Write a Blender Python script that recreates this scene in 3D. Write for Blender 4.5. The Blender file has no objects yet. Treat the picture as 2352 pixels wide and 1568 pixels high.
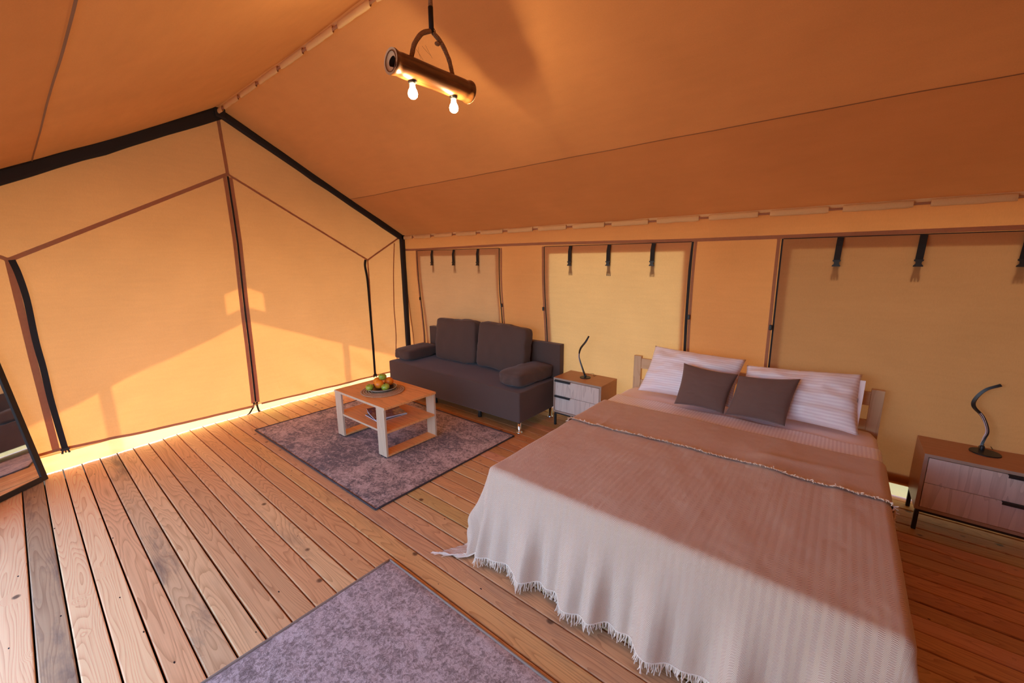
import bpy, bmesh, math, random
from mathutils import Vector, Matrix, noise
from math import sin, cos, pi, radians, sqrt, exp, atan2, hypot, tan
random.seed(7)
C = bpy.context.scene.collection
sc = bpy.context.scene

# ------------------------------------------------------------------ camera
cam_d = bpy.data.cameras.new('camera'); cam = bpy.data.objects.new('camera', cam_d); C.objects.link(cam)
cam_d.sensor_width = 36; cam_d.lens = 928.82 / 2352 * 36; cam_d.clip_start = .02; cam_d.clip_end = 300
yw, pt, rl = radians(39.1136), radians(-11.2725), radians(-.38996)
F = Vector((-sin(yw)*cos(pt), cos(yw)*cos(pt), sin(pt))); r0 = Vector((cos(yw), sin(yw), 0)); u0 = r0.cross(F)
Rr = r0*cos(rl) + u0*sin(rl); Uu = u0*cos(rl) - r0*sin(rl)
M = Matrix((Rr, Uu, -F)).transposed().to_4x4(); M.translation = Vector((4.6971, -3.5339, 1.6)); cam.matrix_world = M
sc.camera = cam
# ------------------------------------------------------------------ sky, sun, exposure
w = bpy.data.worlds.new('sky'); sc.world = w; w.use_nodes = True
nt = w.node_tree; bg = nt.nodes['Background']
sky = nt.nodes.new('ShaderNodeTexSky'); sky.sky_type = 'NISHITA'; sky.sun_disc = False
sky.sun_elevation = radians(29); sky.sun_rotation = radians(270); sky.air_density = 1.0; sky.dust_density = .8; sky.ozone_density = 4
wb_ = nt.nodes.new('ShaderNodeMix'); wb_.data_type = 'RGBA'; wb_.blend_type = 'MULTIPLY'; wb_.inputs[0].default_value = 1; wb_.inputs[7].default_value = (.93, .98, 1.08, 1)   # camera white balance
nt.links.new(sky.outputs[0], wb_.inputs[6]); nt.links.new(wb_.outputs[2], bg.inputs[0]); bg.inputs[1].default_value = .62
sd = bpy.data.lights.new('sun', 'SUN'); sun = bpy.data.objects.new('sun', sd); C.objects.link(sun)
SUNT = .55                                   # tangent of the sun's elevation
sun.rotation_euler = Vector((-1, 0, SUNT)).to_track_quat('Z', 'Y').to_euler()
sd.energy = 3.9; sd.angle = radians(.55); sd.color = (1, .86, .68)
vs = sc.view_settings; vs.view_transform = 'Standard'; vs.look = 'None'; vs.gamma = 1; vs.exposure = 0.86; vs.use_curve_mapping = False
sc.cycles.max_bounces = 14; sc.cycles.diffuse_bounces = 9; sc.cycles.transmission_bounces = 10; sc.cycles.glossy_bounces = 4
sc.cycles.transparent_max_bounces = 12; sc.cycles.caustics_reflective = False; sc.cycles.caustics_refractive = False
sc.cycles.use_denoising = True; sc.cycles.sample_clamp_indirect = 6

# ------------------------------------------------------------------ helpers
def link(name, bm, mat, parent=None, smooth=False, kind=None):
    me = bpy.data.meshes.new(name); bm.normal_update(); bm.to_mesh(me); bm.free()
    if mat: me.materials.append(mat)
    if smooth: me.polygons.foreach_set('use_smooth', [True]*len(me.polygons))
    o = bpy.data.objects.new(name, me); C.objects.link(o)
    if parent: o.parent = parent
    if kind: o['kind'] = kind
    return o
def tag(o, label, cat, group=None):
    o['label'] = label; o['category'] = cat
    if group: o['group'] = group
    return o
def thing(name, label, cat, loc=(0,0,0), group=None, rz=0):
    o = bpy.data.objects.new(name, None); C.objects.link(o); o.location = loc; o.rotation_euler[2] = rz; o.empty_display_size = .1
    return tag(o, label, cat, group)
def setting(name):
    o = bpy.data.objects.new(name, None); C.objects.link(o); o['kind'] = 'structure'; return o
def box(x0, x1, y0, y1, z0, z1, bev=.002, bm=None, seg=2):
    b = bmesh.new()
    bmesh.ops.create_cube(b, size=1)
    for v in b.verts: v.co = Vector((x0+(v.co.x+.5)*(x1-x0), y0+(v.co.y+.5)*(y1-y0), z0+(v.co.z+.5)*(z1-z0)))
    if bev: bmesh.ops.bevel(b, geom=b.edges[:], offset=min(bev, .45*min(x1-x0, y1-y0, z1-z0)), segments=seg, profile=.6, affect='EDGES')
    if bm is None: return b
    return merge(bm, b)
def merge(a, b):
    me = bpy.data.meshes.new('tmp'); b.to_mesh(me); b.free(); a.from_mesh(me); bpy.data.meshes.remove(me); return a
def surf(fn, nu, nv, bm=None, uv=None, closeu=False):
    bm = bm or bmesh.new()
    L = bm.loops.layers.uv.verify() if uv else None
    g = [[bm.verts.new(fn(i/nu, j/nv)) for j in range(nv+1)] for i in range(nu if closeu else nu+1)]
    for i in range(nu):
        for j in range(nv):
            i2 = (i+1) % len(g)
            try: f = bm.faces.new((g[i][j], g[i2][j], g[i2][j+1], g[i][j+1]))
            except ValueError: continue
            if uv:
                for l, (a, b) in zip(f.loops, ((i,j),(i+1,j),(i+1,j+1),(i,j+1))): l[L].uv = uv(a/nu, b/nv)
    return bm
def tube(pts, rad, n=10, bm=None, cap=True, flat=1.0):
    bm = bm or bmesh.new(); P = [Vector(p) for p in pts]; N = len(P)
    rr = rad if callable(rad) else (lambda t: rad)
    up = Vector((0, 0, 1)); T0 = (P[1]-P[0]).normalized()
    if abs(T0.z) > .9: up = Vector((0, 1, 0))
    nrm = (up - T0*up.dot(T0)).normalized(); rings = []
    for i, p in enumerate(P):
        T = (P[min(i+1, N-1)] - P[max(i-1, 0)]).normalized()
        nrm = (nrm - T*nrm.dot(T)).normalized(); bn = T.cross(nrm); r = rr(i/(N-1))
        rings.append([bm.verts.new(p + nrm*cos(2*pi*k/n)*r*flat + bn*sin(2*pi*k/n)*r) for k in range(n)])
    for i in range(N-1):
        for k in range(n): bm.faces.new((rings[i][k], rings[i][(k+1)%n], rings[i+1][(k+1)%n], rings[i+1][k]))
    if cap: bm.faces.new(rings[0][::-1]); bm.faces.new(rings[-1])
    return bm
def ribbon(pts, wid, th, side, bm=None):
    """flat strap: pts polyline, wid across (vector 'side'), th thickness"""
    bm = bm or bmesh.new(); P = [Vector(p) for p in pts]; side = Vector(side).normalized(); rings = []
    for i, p in enumerate(P):
        T = (P[min(i+1, len(P)-1)] - P[max(i-1, 0)]).normalized(); s = (side - T*side.dot(T)).normalized(); n = T.cross(s)
        wi = wid(i/(len(P)-1)) if callable(wid) else wid
        rings.append([bm.verts.new(p + s*a*wi/2 + n*b*th/2) for a, b in ((-1,-1),(1,-1),(1,1),(-1,1))])
    for i in range(len(P)-1):
        for k in range(4): bm.faces.new((rings[i][k], rings[i][(k+1)%4], rings[i+1][(k+1)%4], rings[i+1][k]))
    bm.faces.new(rings[0][::-1]); bm.faces.new(rings[-1]); return bm
def prism(poly, d, origin, ax, ay, bm=None):
    """2-D outline poly in (ax, ay) at origin, extruded by vector d"""
    bm = bm or bmesh.new(); o = Vector(origin); ax = Vector(ax); ay = Vector(ay); d = Vector(d)
    a = [bm.verts.new(o + ax*x + ay*y) for x, y in poly]; b = [bm.verts.new(v.co + d) for v in a]; n = len(a)
    bm.faces.new(a); bm.faces.new(b[::-1])
    for i in range(n): bm.faces.new((a[i], b[i], b[(i+1)%n], a[(i+1)%n]))
    bmesh.ops.recalc_face_normals(bm, faces=bm.faces[:]); return bm
def lathe(prof, c=(0,0,0), n=32, bm=None, ax='z'):
    def fn(u, v):
        k = min(int(round(v*(len(prof)-1))), len(prof)-1); r, z = prof[k]; a = 2*pi*u
        return Vector((c[0]+r*cos(a), c[1]+r*sin(a), c[2]+z))
    return surf(fn, n, len(prof)-1, bm, closeu=True)
def fbm(x, y, z=0, o=3):
    return noise.fractal(Vector((x, y, z)), 1.0, 2.0, o)
def catmull(pts, n=8):
    P = [Vector(p) for p in pts]; P = [P[0]*2-P[1]] + P + [P[-1]*2-P[-2]]; out = []
    for i in range(1, len(P)-2):
        for k in range(n):
            t = k/n; a, b, c, d = P[i-1:i+3]
            out.append(.5*((2*b) + (c-a)*t + (2*a-5*b+4*c-d)*t*t + (3*b-a-3*c+d)*t**3))
    out.append(P[-2]); return out

# ------------------------------------------------------------------ materials
class NT:
    def __init__(s, name):
        s.m = bpy.data.materials.new(name); s.m.use_nodes = True; s.t = s.m.node_tree; s.n = s.t.nodes; s.n.clear()
        s.out = s.n.new('ShaderNodeOutputMaterial')
    def N(s, typ, **kw):
        nd = s.n.new('ShaderNode'+typ)
        for k, v in kw.items():
            if k.startswith('i_'):
                key = k[2:]; key = int(key) if key.isdigit() else key.replace('_', ' ')
                s.set(nd.inputs[key], v)
            else: setattr(nd, k, v)
        return nd
    def set(s, inp, v):
        if hasattr(v, 'is_output') or isinstance(v, bpy.types.NodeSocket): s.t.links.new(v, inp)
        elif isinstance(v, tuple) and len(v) == 3 and inp.type == 'RGBA': inp.default_value = (*v, 1)
        else: inp.default_value = v
    def math(s, op, a, b=0.0, c=None):
        nd = s.n.new('ShaderNodeMath'); nd.operation = op; s.set(nd.inputs[0], a); s.set(nd.inputs[1], b)
        if c is not None: s.set(nd.inputs[2], c)
        return nd.outputs[0]
    def mix(s, f, a, b, bt='MIX'):
        nd = s.n.new('ShaderNodeMix'); nd.data_type = 'RGBA'; nd.blend_type = bt
        s.set(nd.inputs[0], f); s.set(nd.inputs[6], a); s.set(nd.inputs[7], b); return nd.outputs[2]
    def ramp(s, f, stops):
        nd = s.n.new('ShaderNodeValToRGB'); e = nd.color_ramp.elements
        while len(e) < len(stops): e.new(.5)
        for k, (p, c) in enumerate(stops):
            e[k].position = p; e[k].color = (*c, 1) if isinstance(c, tuple) else (c, c, c, 1)
        s.set(nd.inputs[0], f); return nd.outputs[0]
    def mr(s, v, a, b, c=0.0, d=1.0, smooth=False):
        nd = s.n.new('ShaderNodeMapRange'); s.set(nd.inputs[0], v)
        if smooth: nd.interpolation_type = 'SMOOTHSTEP'
        for k, x in zip((1,2,3,4), (a,b,c,d)): nd.inputs[k].default_value = x
        return nd.outputs[0]
    def noise(s, vec, sc, det=3, rough=.5, out=0, dist=0.0):
        nd = s.n.new('ShaderNodeTexNoise'); s.set(nd.inputs['Vector'], vec)
        nd.inputs['Scale'].default_value = sc; nd.inputs['Detail'].default_value = det; nd.inputs['Roughness'].default_value = rough; nd.inputs['Distortion'].default_value = dist
        return nd.outputs[out]
    def scale(s, vec, v, add=None):
        nd = s.n.new('ShaderNodeVectorMath'); nd.operation = 'MULTIPLY'; s.set(nd.inputs[0], vec); nd.inputs[1].default_value = v
        if add is None: return nd.outputs[0]
        n2 = s.n.new('ShaderNodeVectorMath'); n2.operation = 'ADD'; s.t.links.new(nd.outputs[0], n2.inputs[0]); s.set(n2.inputs[1], add); return n2.outputs[0]
    def obj(s): return s.N('TexCoord').outputs['Object']
    def uv(s): return s.N('TexCoord').outputs['UV']
    def bump(s, h, st=.3, d=.002):
        nd = s.n.new('ShaderNodeBump'); s.set(nd.inputs['Height'], h); nd.inputs['Strength'].default_value = st; nd.inputs['Distance'].default_value = d; return nd.outputs[0]
    def pbr(s, col, rough=.5, nrm=None, metal=0.0, sheen=0.0, spec=.5, **kw):
        p = s.n.new('ShaderNodeBsdfPrincipled'); s.set(p.inputs['Base Color'], col); s.set(p.inputs['Roughness'], rough); s.set(p.inputs['Metallic'], metal)
        p.inputs['Sheen Weight'].default_value = sheen; p.inputs['Specular IOR Level'].default_value = spec
        if nrm is not None: s.set(p.inputs['Normal'], nrm)
        for k, v in kw.items(): s.set(p.inputs[k.replace('_', ' ')], v)
        s.t.links.new(p.outputs[0], s.out.inputs[0]); return s.m
def plain(name, col, rough=.5, metal=0.0, bumps=None, **kw):
    t = NT(name); nrm = None; o = t.obj()
    c = t.mix(t.mr(t.noise(o, 9, 3), .3, .7), tuple(x*.9 for x in col), tuple(min(1, x*1.08) for x in col))
    if bumps: nrm = t.bump(t.noise(o, bumps[0], 2), bumps[1], bumps[2])
    return t.pbr(c, rough, nrm, metal, **kw)

def canvas(name, refl, trans, k=.5, wr=.35):
    """woven tent canvas: part of the light is reflected, part goes through"""
    t = NT(name); o = t.obj()
    fine = t.noise(t.scale(o, (260, 260, 60)), 1, 2, .6); big = t.noise(o, 2.2, 4, .55); streak = t.noise(t.scale(o, (3, 3, 26)), 1.5, 3)
    v = t.math('ADD', t.math('MULTIPLY', fine, .16), t.math('ADD', t.math('MULTIPLY', big, .22), t.math('MULTIPLY', streak, .10)))
    v = t.math('ADD', v, .76)
    def mul(c):
        nd = t.n.new('ShaderNodeVectorMath'); nd.operation = 'SCALE'; nd.inputs[0].default_value = c; t.set(nd.inputs['Scale'], v); return nd.outputs[0]
    nrm = t.bump(t.math('ADD', t.math('MULTIPLY', t.noise(o, 3.5, 4, .6, dist=.4), 1.0), t.math('MULTIPLY', fine, .02)), wr, .02)
    d = t.N('BsdfDiffuse'); t.set(d.inputs[0], mul(refl)); t.set(d.inputs['Normal'], nrm)
    s = t.N('BsdfTranslucent'); t.set(s.inputs[0], mul(trans)); t.set(s.inputs['Normal'], nrm)
    m = t.N('MixShader'); m.inputs[0].default_value = k; t.t.links.new(d.outputs[0], m.inputs[1]); t.t.links.new(s.outputs[0], m.inputs[2])
    t.t.links.new(m.outputs[0], t.out.inputs[0]); return t.m

M_wall = canvas('canvas_wall', (.58, .32, .15), (.62, .235, .060), .41, .8)
M_wall2 = canvas('canvas_side_wall', (.55, .26, .11), (.64, .185, .034), .33)
M_dimwall = canvas('canvas_dim_unseen_wall', (.40, .20, .09), (.30, .10, .03), .12)  # dark, nearly opaque canvas for unseen walls, added to dim the right end
M_roof = canvas('canvas_roof', (.60, .30, .125), (.88, .33, .085), .38, .2)
M_roof2 = canvas('canvas_roof_double', (.55, .255, .10), (.80, .28, .07), .34, .2)
M_fly = canvas('fly_sheet', (.45, .40, .30), (.66, .42, .24), .26, .1)
M_flap = canvas('canvas_window_flap', (.58, .37, .18), (.72, .30, .075), .44, .5)
M_flapd = canvas('canvas_window_flap_dense', (.55, .32, .15), (.60, .225, .065), .27, .5)
M_flap3 = canvas('canvas_window_flap_shaded', (.48, .26, .11), (.50, .165, .038), .22, .5)  # third window's canvas, with the shade of the right end put into its colours
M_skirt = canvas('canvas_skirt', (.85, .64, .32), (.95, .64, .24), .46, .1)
M_tape = canvas('seam_tape', (.46, .29, .18), (.82, .48, .30), .46, .1)
M_line = canvas('stitch_line', (.36, .20, .11), (.5, .24, .1), .3, .1)
M_tab = canvas('tab_canvas', (.86, .58, .27), (.6, .32, .14), .14, .3)  # paler than the roof cloth: entrance light on the tabs put into colour
M_out = plain('porch_canvas', (.42, .36, .28), .9)
M_black = plain('black_webbing', (.012, .010, .010), .75, bumps=(400, .3, .001))
M_bplast = plain('black_plastic', (.018, .018, .016), .45)
M_bmetal = plain('black_metal', (.014, .014, .015), .42)
M_chrome = plain('chrome', (.8, .8, .82), .12, 1.0)
M_sub = plain('dark_subfloor', (.015, .010, .008), .9)
M_ground = plain('pale_bounce_ground', (.46, .43, .38), .95)  # unseen ground, made pale to bounce light in through the entrance

def wood(name, base, dark, freq=9, rough=.45, axis='x', knots=.0, tint=False, bump=.12, contrast=1.0, streak=(1.1, 9, 9), spec=.4):
    t = NT(name); o = t.obj(); rnd = t.N('ObjectInfo')
    off = t.n.new('ShaderNodeCombineXYZ'); t.set(off.inputs[0], t.math('MULTIPLY', rnd.outputs['Random'], 37.0)); t.set(off.inputs[1], t.math('MULTIPLY', rnd.outputs['Random'], 91.0)); t.set(off.inputs[2], t.math('MULTIPLY', rnd.outputs['Random'], 53.0))
    s = streak if axis == 'x' else ((streak[1], streak[0], streak[1]) if axis == 'y' else (streak[1], streak[1], streak[0]))
    p = t.scale(o, s, off.outputs[0])
    field = t.noise(p, .8, 2, .5)
    rings = field; kn = None
    if knots:
        kv = t.scale(o, (7.5 if axis == 'x' else 9, 9.0 if axis == 'x' else 9, 3), off.outputs[0])
        vo = t.N('TexVoronoi'); t.set(vo.inputs['Vector'], kv); vo.inputs['Scale'].default_value = 1
        dist = vo.outputs['Distance']; sel = t.math('GREATER_THAN', t.N('SeparateColor', i_0=vo.outputs['Color']).outputs[0], 1-knots*.5)
        g = t.math('MULTIPLY', t.mr(dist, 0, .5, 1, 0, True), sel)
        rings = t.math('ADD', field, t.math('MULTIPLY', g, .55))
        kn = t.math('MULTIPLY', t.mr(t.math('ADD', dist, t.math('MULTIPLY', t.noise(o, 60, 2), .05)), .10, .20, 1, 0, True), sel)
    wv = t.math('FRACT', t.math('MULTIPLY', rings, freq*2.2))
    wv = t.math('POWER', t.mr(wv, 0, 1, 0, 1), 2.6)
    fine = t.noise(t.scale(p, (3, 26, 26) if axis == 'x' else ((26, 3, 26) if axis == 'y' else (26, 26, 3))), 1, 3, .6)
    f = t.math('ADD', t.math('MULTIPLY', wv, .50*contrast), t.math('MULTIPLY', t.math('SUBTRACT', fine, .5), .7*contrast))
    col = t.mix(f, base, dark)
    if tint:
        col = t.mix(1.0, col, rnd.outputs['Color'], 'MULTIPLY')
        stain = t.mr(t.noise(t.scale(o, (1.6, 6, 6), off.outputs[0]), 1.3, 5, .65), .50, .72)
        amt = t.math('MULTIPLY', stain, t.math('MULTIPLY', rnd.outputs['Alpha'], .85))
        col = t.mix(amt, col, (.13, .10, .085))
    if kn is not None:
        col = t.mix(t.math('MULTIPLY', kn, .85), col, (.09, .035, .018))
        # screw holes / small checks
        sp = t.N('TexVoronoi'); t.set(sp.inputs['Vector'], t.scale(o, (14, 30, 3), off.outputs[0])); sp.inputs['Scale'].default_value = 1
        selp = t.math('GREATER_THAN', t.N('SeparateColor', i_0=sp.outputs['Color']).outputs[1], .93)
        col = t.mix(t.math('MULTIPLY', t.math('LESS_THAN', sp.outputs['Distance'], .10), selp), col, (.02, .012, .01))
    return t.pbr(col, t.mr(fine, .2, .8, rough-.06, rough+.1), t.bump(t.math('SUBTRACT', fine, t.math('MULTIPLY', wv, .4)), bump, .0012), spec=spec)
M_plank = wood('pine_planks', (.84, .53, .26), (.40, .17, .062), 15, .48, 'x', .30, True, spec=.3, streak=(.75, 7, 7))
M_oak = wood('oak_tabletop', (.92, .42, .14), (.50, .18, .055), 3, .45, 'x', 0, contrast=.8, streak=(1.3, 14, 14))
M_oakl = wood('pale_oak_board', (.66, .48, .32), (.46, .31, .19), 3, .5, 'z', 0, contrast=.7, streak=(1.3, 14, 14))
M_body = wood('walnut_tone_cabinet', (.46, .20, .085), (.32, .13, .05), 3, .38, 'x', 0, contrast=.6, streak=(1.2, 14, 14))
M_front = wood('grey_sonoma_drawer', (.70, .58, .48), (.36, .26, .20), 2.5, .5, 'z', 0, contrast=.8, streak=(2.0, 16, 16))
M_edge = wood('cabinet_edge', (.42, .30, .22), (.30, .2, .14), 3, .5, 'x', 0, contrast=.5)
M_pine = wood('headboard_pine', (.64, .43, .24), (.46, .26, .12), 5, .45, 'z', 0, contrast=.9)
M_pinex = wood('headboard_pine_rail', (.64, .43, .24), (.46, .26, .12), 5, .45, 'x', .22, contrast=.9)

def fabric(name, c1, c2, sc_=500, rough=.9, st=.4, sheen=.2, big=.12):
    t = NT(name); o = t.obj()
    f = t.noise(o, sc_, 2, .6); b = t.noise(o, 3, 3)
    return t.pbr(t.mix(t.math('ADD', t.math('MULTIPLY', f, .8), t.math('MULTIPLY', b, big)), c1, c2), rough, t.bump(f, st, .001), sheen=sheen, spec=.15)
M_sofa = fabric('charcoal_brown_upholstery', (.070, .044, .036), (.135, .086, .070), 420)
M_cush = fabric('taupe_cushion_cloth', (.14, .083, .065), (.20, .12, .098), 420)
M_matt = fabric('mattress_sheet', (.90, .74, .68), (.94, .80, .74), 300, st=.1)
def stripes(name, axis, per=.019):
    t = NT(name); u = t.N('SeparateXYZ', i_0=t.uv()).outputs[axis]; o = t.obj()
    s = t.math('GREATER_THAN', t.math('FRACT', t.math('DIVIDE', u, per)), .5)
    c = t.mix(s, (.94, .87, .88), (.84, .75, .77))
    return t.pbr(c, t.mr(s, 0, 1, .38, .62), t.bump(t.noise(o, 14, 4, .6, dist=.5), .25, .006), sheen=.1, spec=.35)
M_str_u = stripes('satin_stripe_u', 0); M_str_v = stripes('satin_stripe_v', 1)
# herringbone throw
t = NT('herringbone_cotton'); sx = t.N('SeparateXYZ', i_0=t.uv()); U, V = sx.outputs[0], sx.outputs[1]
per = .030
tri = t.math('MULTIPLY', t.math('ABSOLUTE', t.math('SUBTRACT', t.math('FRACT', t.math('DIVIDE', U, per)), .5)), per*1.15)
ln = t.math('FRACT', t.math('DIVIDE', t.math('ADD', V, tri), .0052))
ln = t.mr(ln, .42, .58, 0, 1)
cv = t.mix(ln, (.97, .77, .57), (.36, .19, .12))
cv = t.mix(t.mr(t.noise(t.obj(), 500, 1), .3, .7, 0, .15), cv, (.5, .42, .36))
M_throw = t.pbr(cv, .9, t.bump(t.math('ADD', ln, t.math('MULTIPLY', t.noise(t.obj(), 12, 4, dist=.6), 6.0)), .35, .0012), sheen=.15, spec=.1)
M_thread = fabric('fringe_thread', (.80, .64, .48), (.92, .78, .62), 200, st=.1)
def rugm(name, cols, sc1, seed, k=1.0):
    t = NT(name); o = t.scale(t.obj(), (1, 1, 1), (seed, seed*.7, 0))
    a = t.noise(t.scale(o, (1.0, 1.7, 1)), sc1, 6, .72, dist=.9); b = t.noise(o, 58, 4, .75, dist=.8); c = t.noise(t.scale(o, (1.4, .8, 1)), 1.6, 3)
    v = t.math('ADD', t.math('MULTIPLY', a, .42*k), t.math('ADD', t.math('MULTIPLY', b, 1.12-.64*k), t.math('MULTIPLY', c, .22*k)))
    col = t.ramp(v, [(.44, cols[0]), (.53, cols[1]), (.58, cols[2]), (.66, cols[3])])
    return t.pbr(col, .95, t.bump(t.noise(o, 260, 2), .5, .003), sheen=.2, spec=.1)
M_rug1 = rugm('worn_rug_pile', [(.10, .068, .060), (.20, .145, .12), (.46, .32, .24), (.68, .51, .43)], 7, 3.1)
M_rug2 = rugm('mauve_rug_pile', [(.22, .155, .13), (.38, .28, .24), (.54, .41, .36), (.66, .52, .47)], 5, 8.7, .72)
M_bind = plain('rug_binding', (.055, .042, .045), .85)
M_bindl = plain('rug_binding_tan', (.33, .24, .17), .9)

# ------------------------------------------------------------------ room constants
YR, YE, YF = -2.068, -.083, -4.053          # ridge, eave of window side, eave of entrance side
ZR, ZE = 3.010, 1.936; SL = (ZR-ZE)/(YE-YR)
XL = 6.35
def zroof(y): return ZE + SL*(min(YE-y, y-YF)) if True else 0
def gx(y, z):                                # x of the gable canvas
    s = 0.010*fbm(y*1.5, z*1.5, 3) + .024*max(0, 1.2-z)*fbm(y*3.2+z*3.5*(1 if y > YR else -1), z*1.6, 9)*(1-exp(-(y-YR)**2/.3))*1.3
    return s
def base_x(y):                               # where the skirt meets the boards
    k = [(-4.1,.10),(-3.586,.076),(-3.3,.05),(-2.98,-.01),(-2.6,-.09),(-2.05,-.12),(-1.6,-.15),(-1.2,-.155),(-.28,-.16),(.2,-.16)]
    for (a, xa), (b, xb) in zip(k, k[1:]):
        if a <= y <= b: return xa + (xb-xa)*(y-a)/(b-a)
    return k[-1][1]
def wy(x, z):                                # y of the window-side canvas (leans out towards the floor)
    k = max(0, min(1, (1.55-z)/1.15)); k = k*k*(3-2*k)
    return YE + .080*k + .006*fbm(x*2.1, z*2.1, 17)*(1-.5*k)
HEM = .118

# ------------------------------------------------------------------ outside: ground, porch
g = bmesh.new(); bmesh.ops.create_grid(g, x_segments=1, y_segments=1, size=60)
for v in g.verts: v.co.z = -.35
o = link('ground', g, M_ground, kind='structure')
PX = -2.6; up = SUNT*2.6                     # porch gable plane and how far shadows drop from it to the canvas
def chev(y, z0, s=.40): return z0 - s*abs(y+2.05)
porch = thing('porch', 'timber porch with a canvas gable standing outside the tent', 'porch', (PX, -2.05, -.35))
def P(name, bm, mat):
    o = link(name, bm, mat, porch); o.matrix_parent_inverse = Matrix.Translation((-PX, 2.05, .35)); return o
for y0, y1 in ((-3.21, -3.125), (-1.07, -.985)): P('post', box(PX-.045, PX+.045, y0, y1, -.35, chev((y0+y1)/2, 1.008+up)+.05, .004), M_pinex)
lo = 1.008+up
def poly_yz(pts, x, d=.012): return prism([(y, z) for y, z in pts], (d, 0, 0), (x, 0, 0), (0, 1, 0), (0, 0, 1))
YA, YB = -4.5, .4
def toph(y): return lo + 1.12 - .40*abs(y+2.05)
hl, hr_ = -2.222, -1.878
P('tie_bar', poly_yz([(hl, chev(hl, lo)), (-2.05, lo), (hr_, chev(hr_, lo)), (hr_, 1.086+up), (-2.05, 1.150+up), (hl, 1.086+up)], PX), M_out)
P('gable_cloth', poly_yz([(YA, chev(YA, lo)), (hl, chev(hl, lo)), (hl, 1.286+up), (-2.05, 1.36+up), (-2.05, toph(-2.05)), (YA, toph(YA))], PX), M_out)
P('gable_cloth', poly_yz([(YB, chev(YB, lo)), (YB, toph(YB)), (-2.05, toph(-2.05)), (-2.05, 1.36+up), (hr_, 1.286+up), (hr_, chev(hr_, lo))], PX), M_out)
for a, b in ((YA, -2.05), (-2.05, YB)):
    P('roof_sheet', surf(lambda u, v: Vector((PX-.05+u*(-.12-PX), a+(b-a)*v, toph(a+(b-a)*v)-.12+.0)), 4, 4), M_fly)

sail = thing('added_shade_sail', 'unseen canvas sail added outside to darken the right end of the tent', 'shade sail', (6.2, -1.5, -.35))  # unseen sail, added to keep light off the right-hand roof and third window
o = link('cloth', surf(lambda u, v: Vector((3.75+4.55*u, -4.3+6.0*v, 3.55 - .25*sin(pi*u)*sin(pi*v) - .9*max(0, v-.6)))-Vector((6.2, -1.5, -.35)), 12, 12), M_out, sail, True)
for x, y in ((3.75, 1.7), (8.3, 1.7), (8.3, -4.3)):
    link('mast', tube([(x-6.2, y+1.5, 0), (x-6.2, y+1.5, 3.55-(.36 if y > 0 else 0)+.35)], .04, 10), M_pinex, sail)
# ------------------------------------------------------------------ floor
floor = setting('floor')
o = link('subfloor', box(-.25, XL+.1, -4.35, .25, -.12, -.045, 0), M_sub, floor)
PITCH = .10635; y0 = -3.708 - 6*PITCH
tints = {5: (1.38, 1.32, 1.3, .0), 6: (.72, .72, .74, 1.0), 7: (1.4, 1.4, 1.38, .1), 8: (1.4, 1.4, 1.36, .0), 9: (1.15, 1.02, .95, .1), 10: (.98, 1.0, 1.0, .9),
         11: (1.12, 1.13, 1.08, .15), 12: (1.0, .93, .86, .1), 13: (.92, .82, .74, .1), 14: (.98, .84, .74, .0), 15: (1.08, 1.08, .98, .45), 16: (.95, .82, .70, .1), 17: (.92, .76, .62, .1)}  # board tones; the pale left boards also carry the entrance light
pm = []
for v in range(4):
    rng = random.Random(v)
    b = box(0, XL+.2, -PITCH/2+.0035, PITCH/2-.0035, -.028, 0, .0048, seg=2)
    pm.append(b)
meshes = []
for v, b in enumerate(pm):
    me = bpy.data.meshes.new('plank'); b.to_mesh(me); b.free(); me.materials.append(M_plank); meshes.append(me)
for k in range(42):
    yc = y0 + (k+.5)*PITCH
    if yc < -4.3 or yc > .18: continue
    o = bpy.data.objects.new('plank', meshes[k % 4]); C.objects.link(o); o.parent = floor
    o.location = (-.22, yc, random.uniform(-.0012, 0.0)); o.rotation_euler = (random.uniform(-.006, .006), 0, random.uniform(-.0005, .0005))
    tt = tints.get(k) or ((random.uniform(.66, .80), random.uniform(.46, .58), random.uniform(.30, .42), random.choice((0, 0, .2))) if k >= 30 else None) or (random.uniform(.82, 1.02), random.uniform(.70, .88), random.uniform(.56, .78), random.choice((0, 0, .1, .4)))  # boards nearest the window wall darker and redder: bed's shade put into the tint
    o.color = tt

# ------------------------------------------------------------------ gable wall (left in the picture)
wl = setting('wall_left')
def gpt(y, z, off=0.0): return Vector((gx(y, z)+off, y, z))
def gable(u, v):
    y = YF + (YE-YF)*u; z = HEM + (zroof(y)-.02-HEM)*v
    if u > .92: y += (u-.92)/.08*(wy(.0, z)-YE+.02)
    return gpt(y, z)
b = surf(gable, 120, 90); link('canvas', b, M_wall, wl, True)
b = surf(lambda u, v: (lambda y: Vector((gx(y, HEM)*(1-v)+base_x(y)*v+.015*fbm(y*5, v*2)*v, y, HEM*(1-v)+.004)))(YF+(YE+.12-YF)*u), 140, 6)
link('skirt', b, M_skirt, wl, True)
def seam(pts, wid, name='seam', off=.004, mat=M_tape, parent=wl, th=.002):
    Q = []
    for (a, b), (c, d) in zip(pts, pts[1:]):
        n = max(2, int(hypot(c-a, d-b)/.06))
        Q += [gpt(a+(c-a)*i/n, b+(d-b)*i/n, off) for i in range(n)]
    Q.append(gpt(*pts[-1], off))
    T = (Q[-1]-Q[0]).normalized(); side = Vector((1, 0, 0)).cross(T)
    return link(name, ribbon(Q, wid, th, side), mat, parent)
seam([(-2.070, 2.95), (-2.057, 2.43)], .028)
seam([(-2.057, 2.43), (-.638, 1.622)], .020); seam([(-2.057, 2.43), (-3.509, 1.63)], .030)
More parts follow.
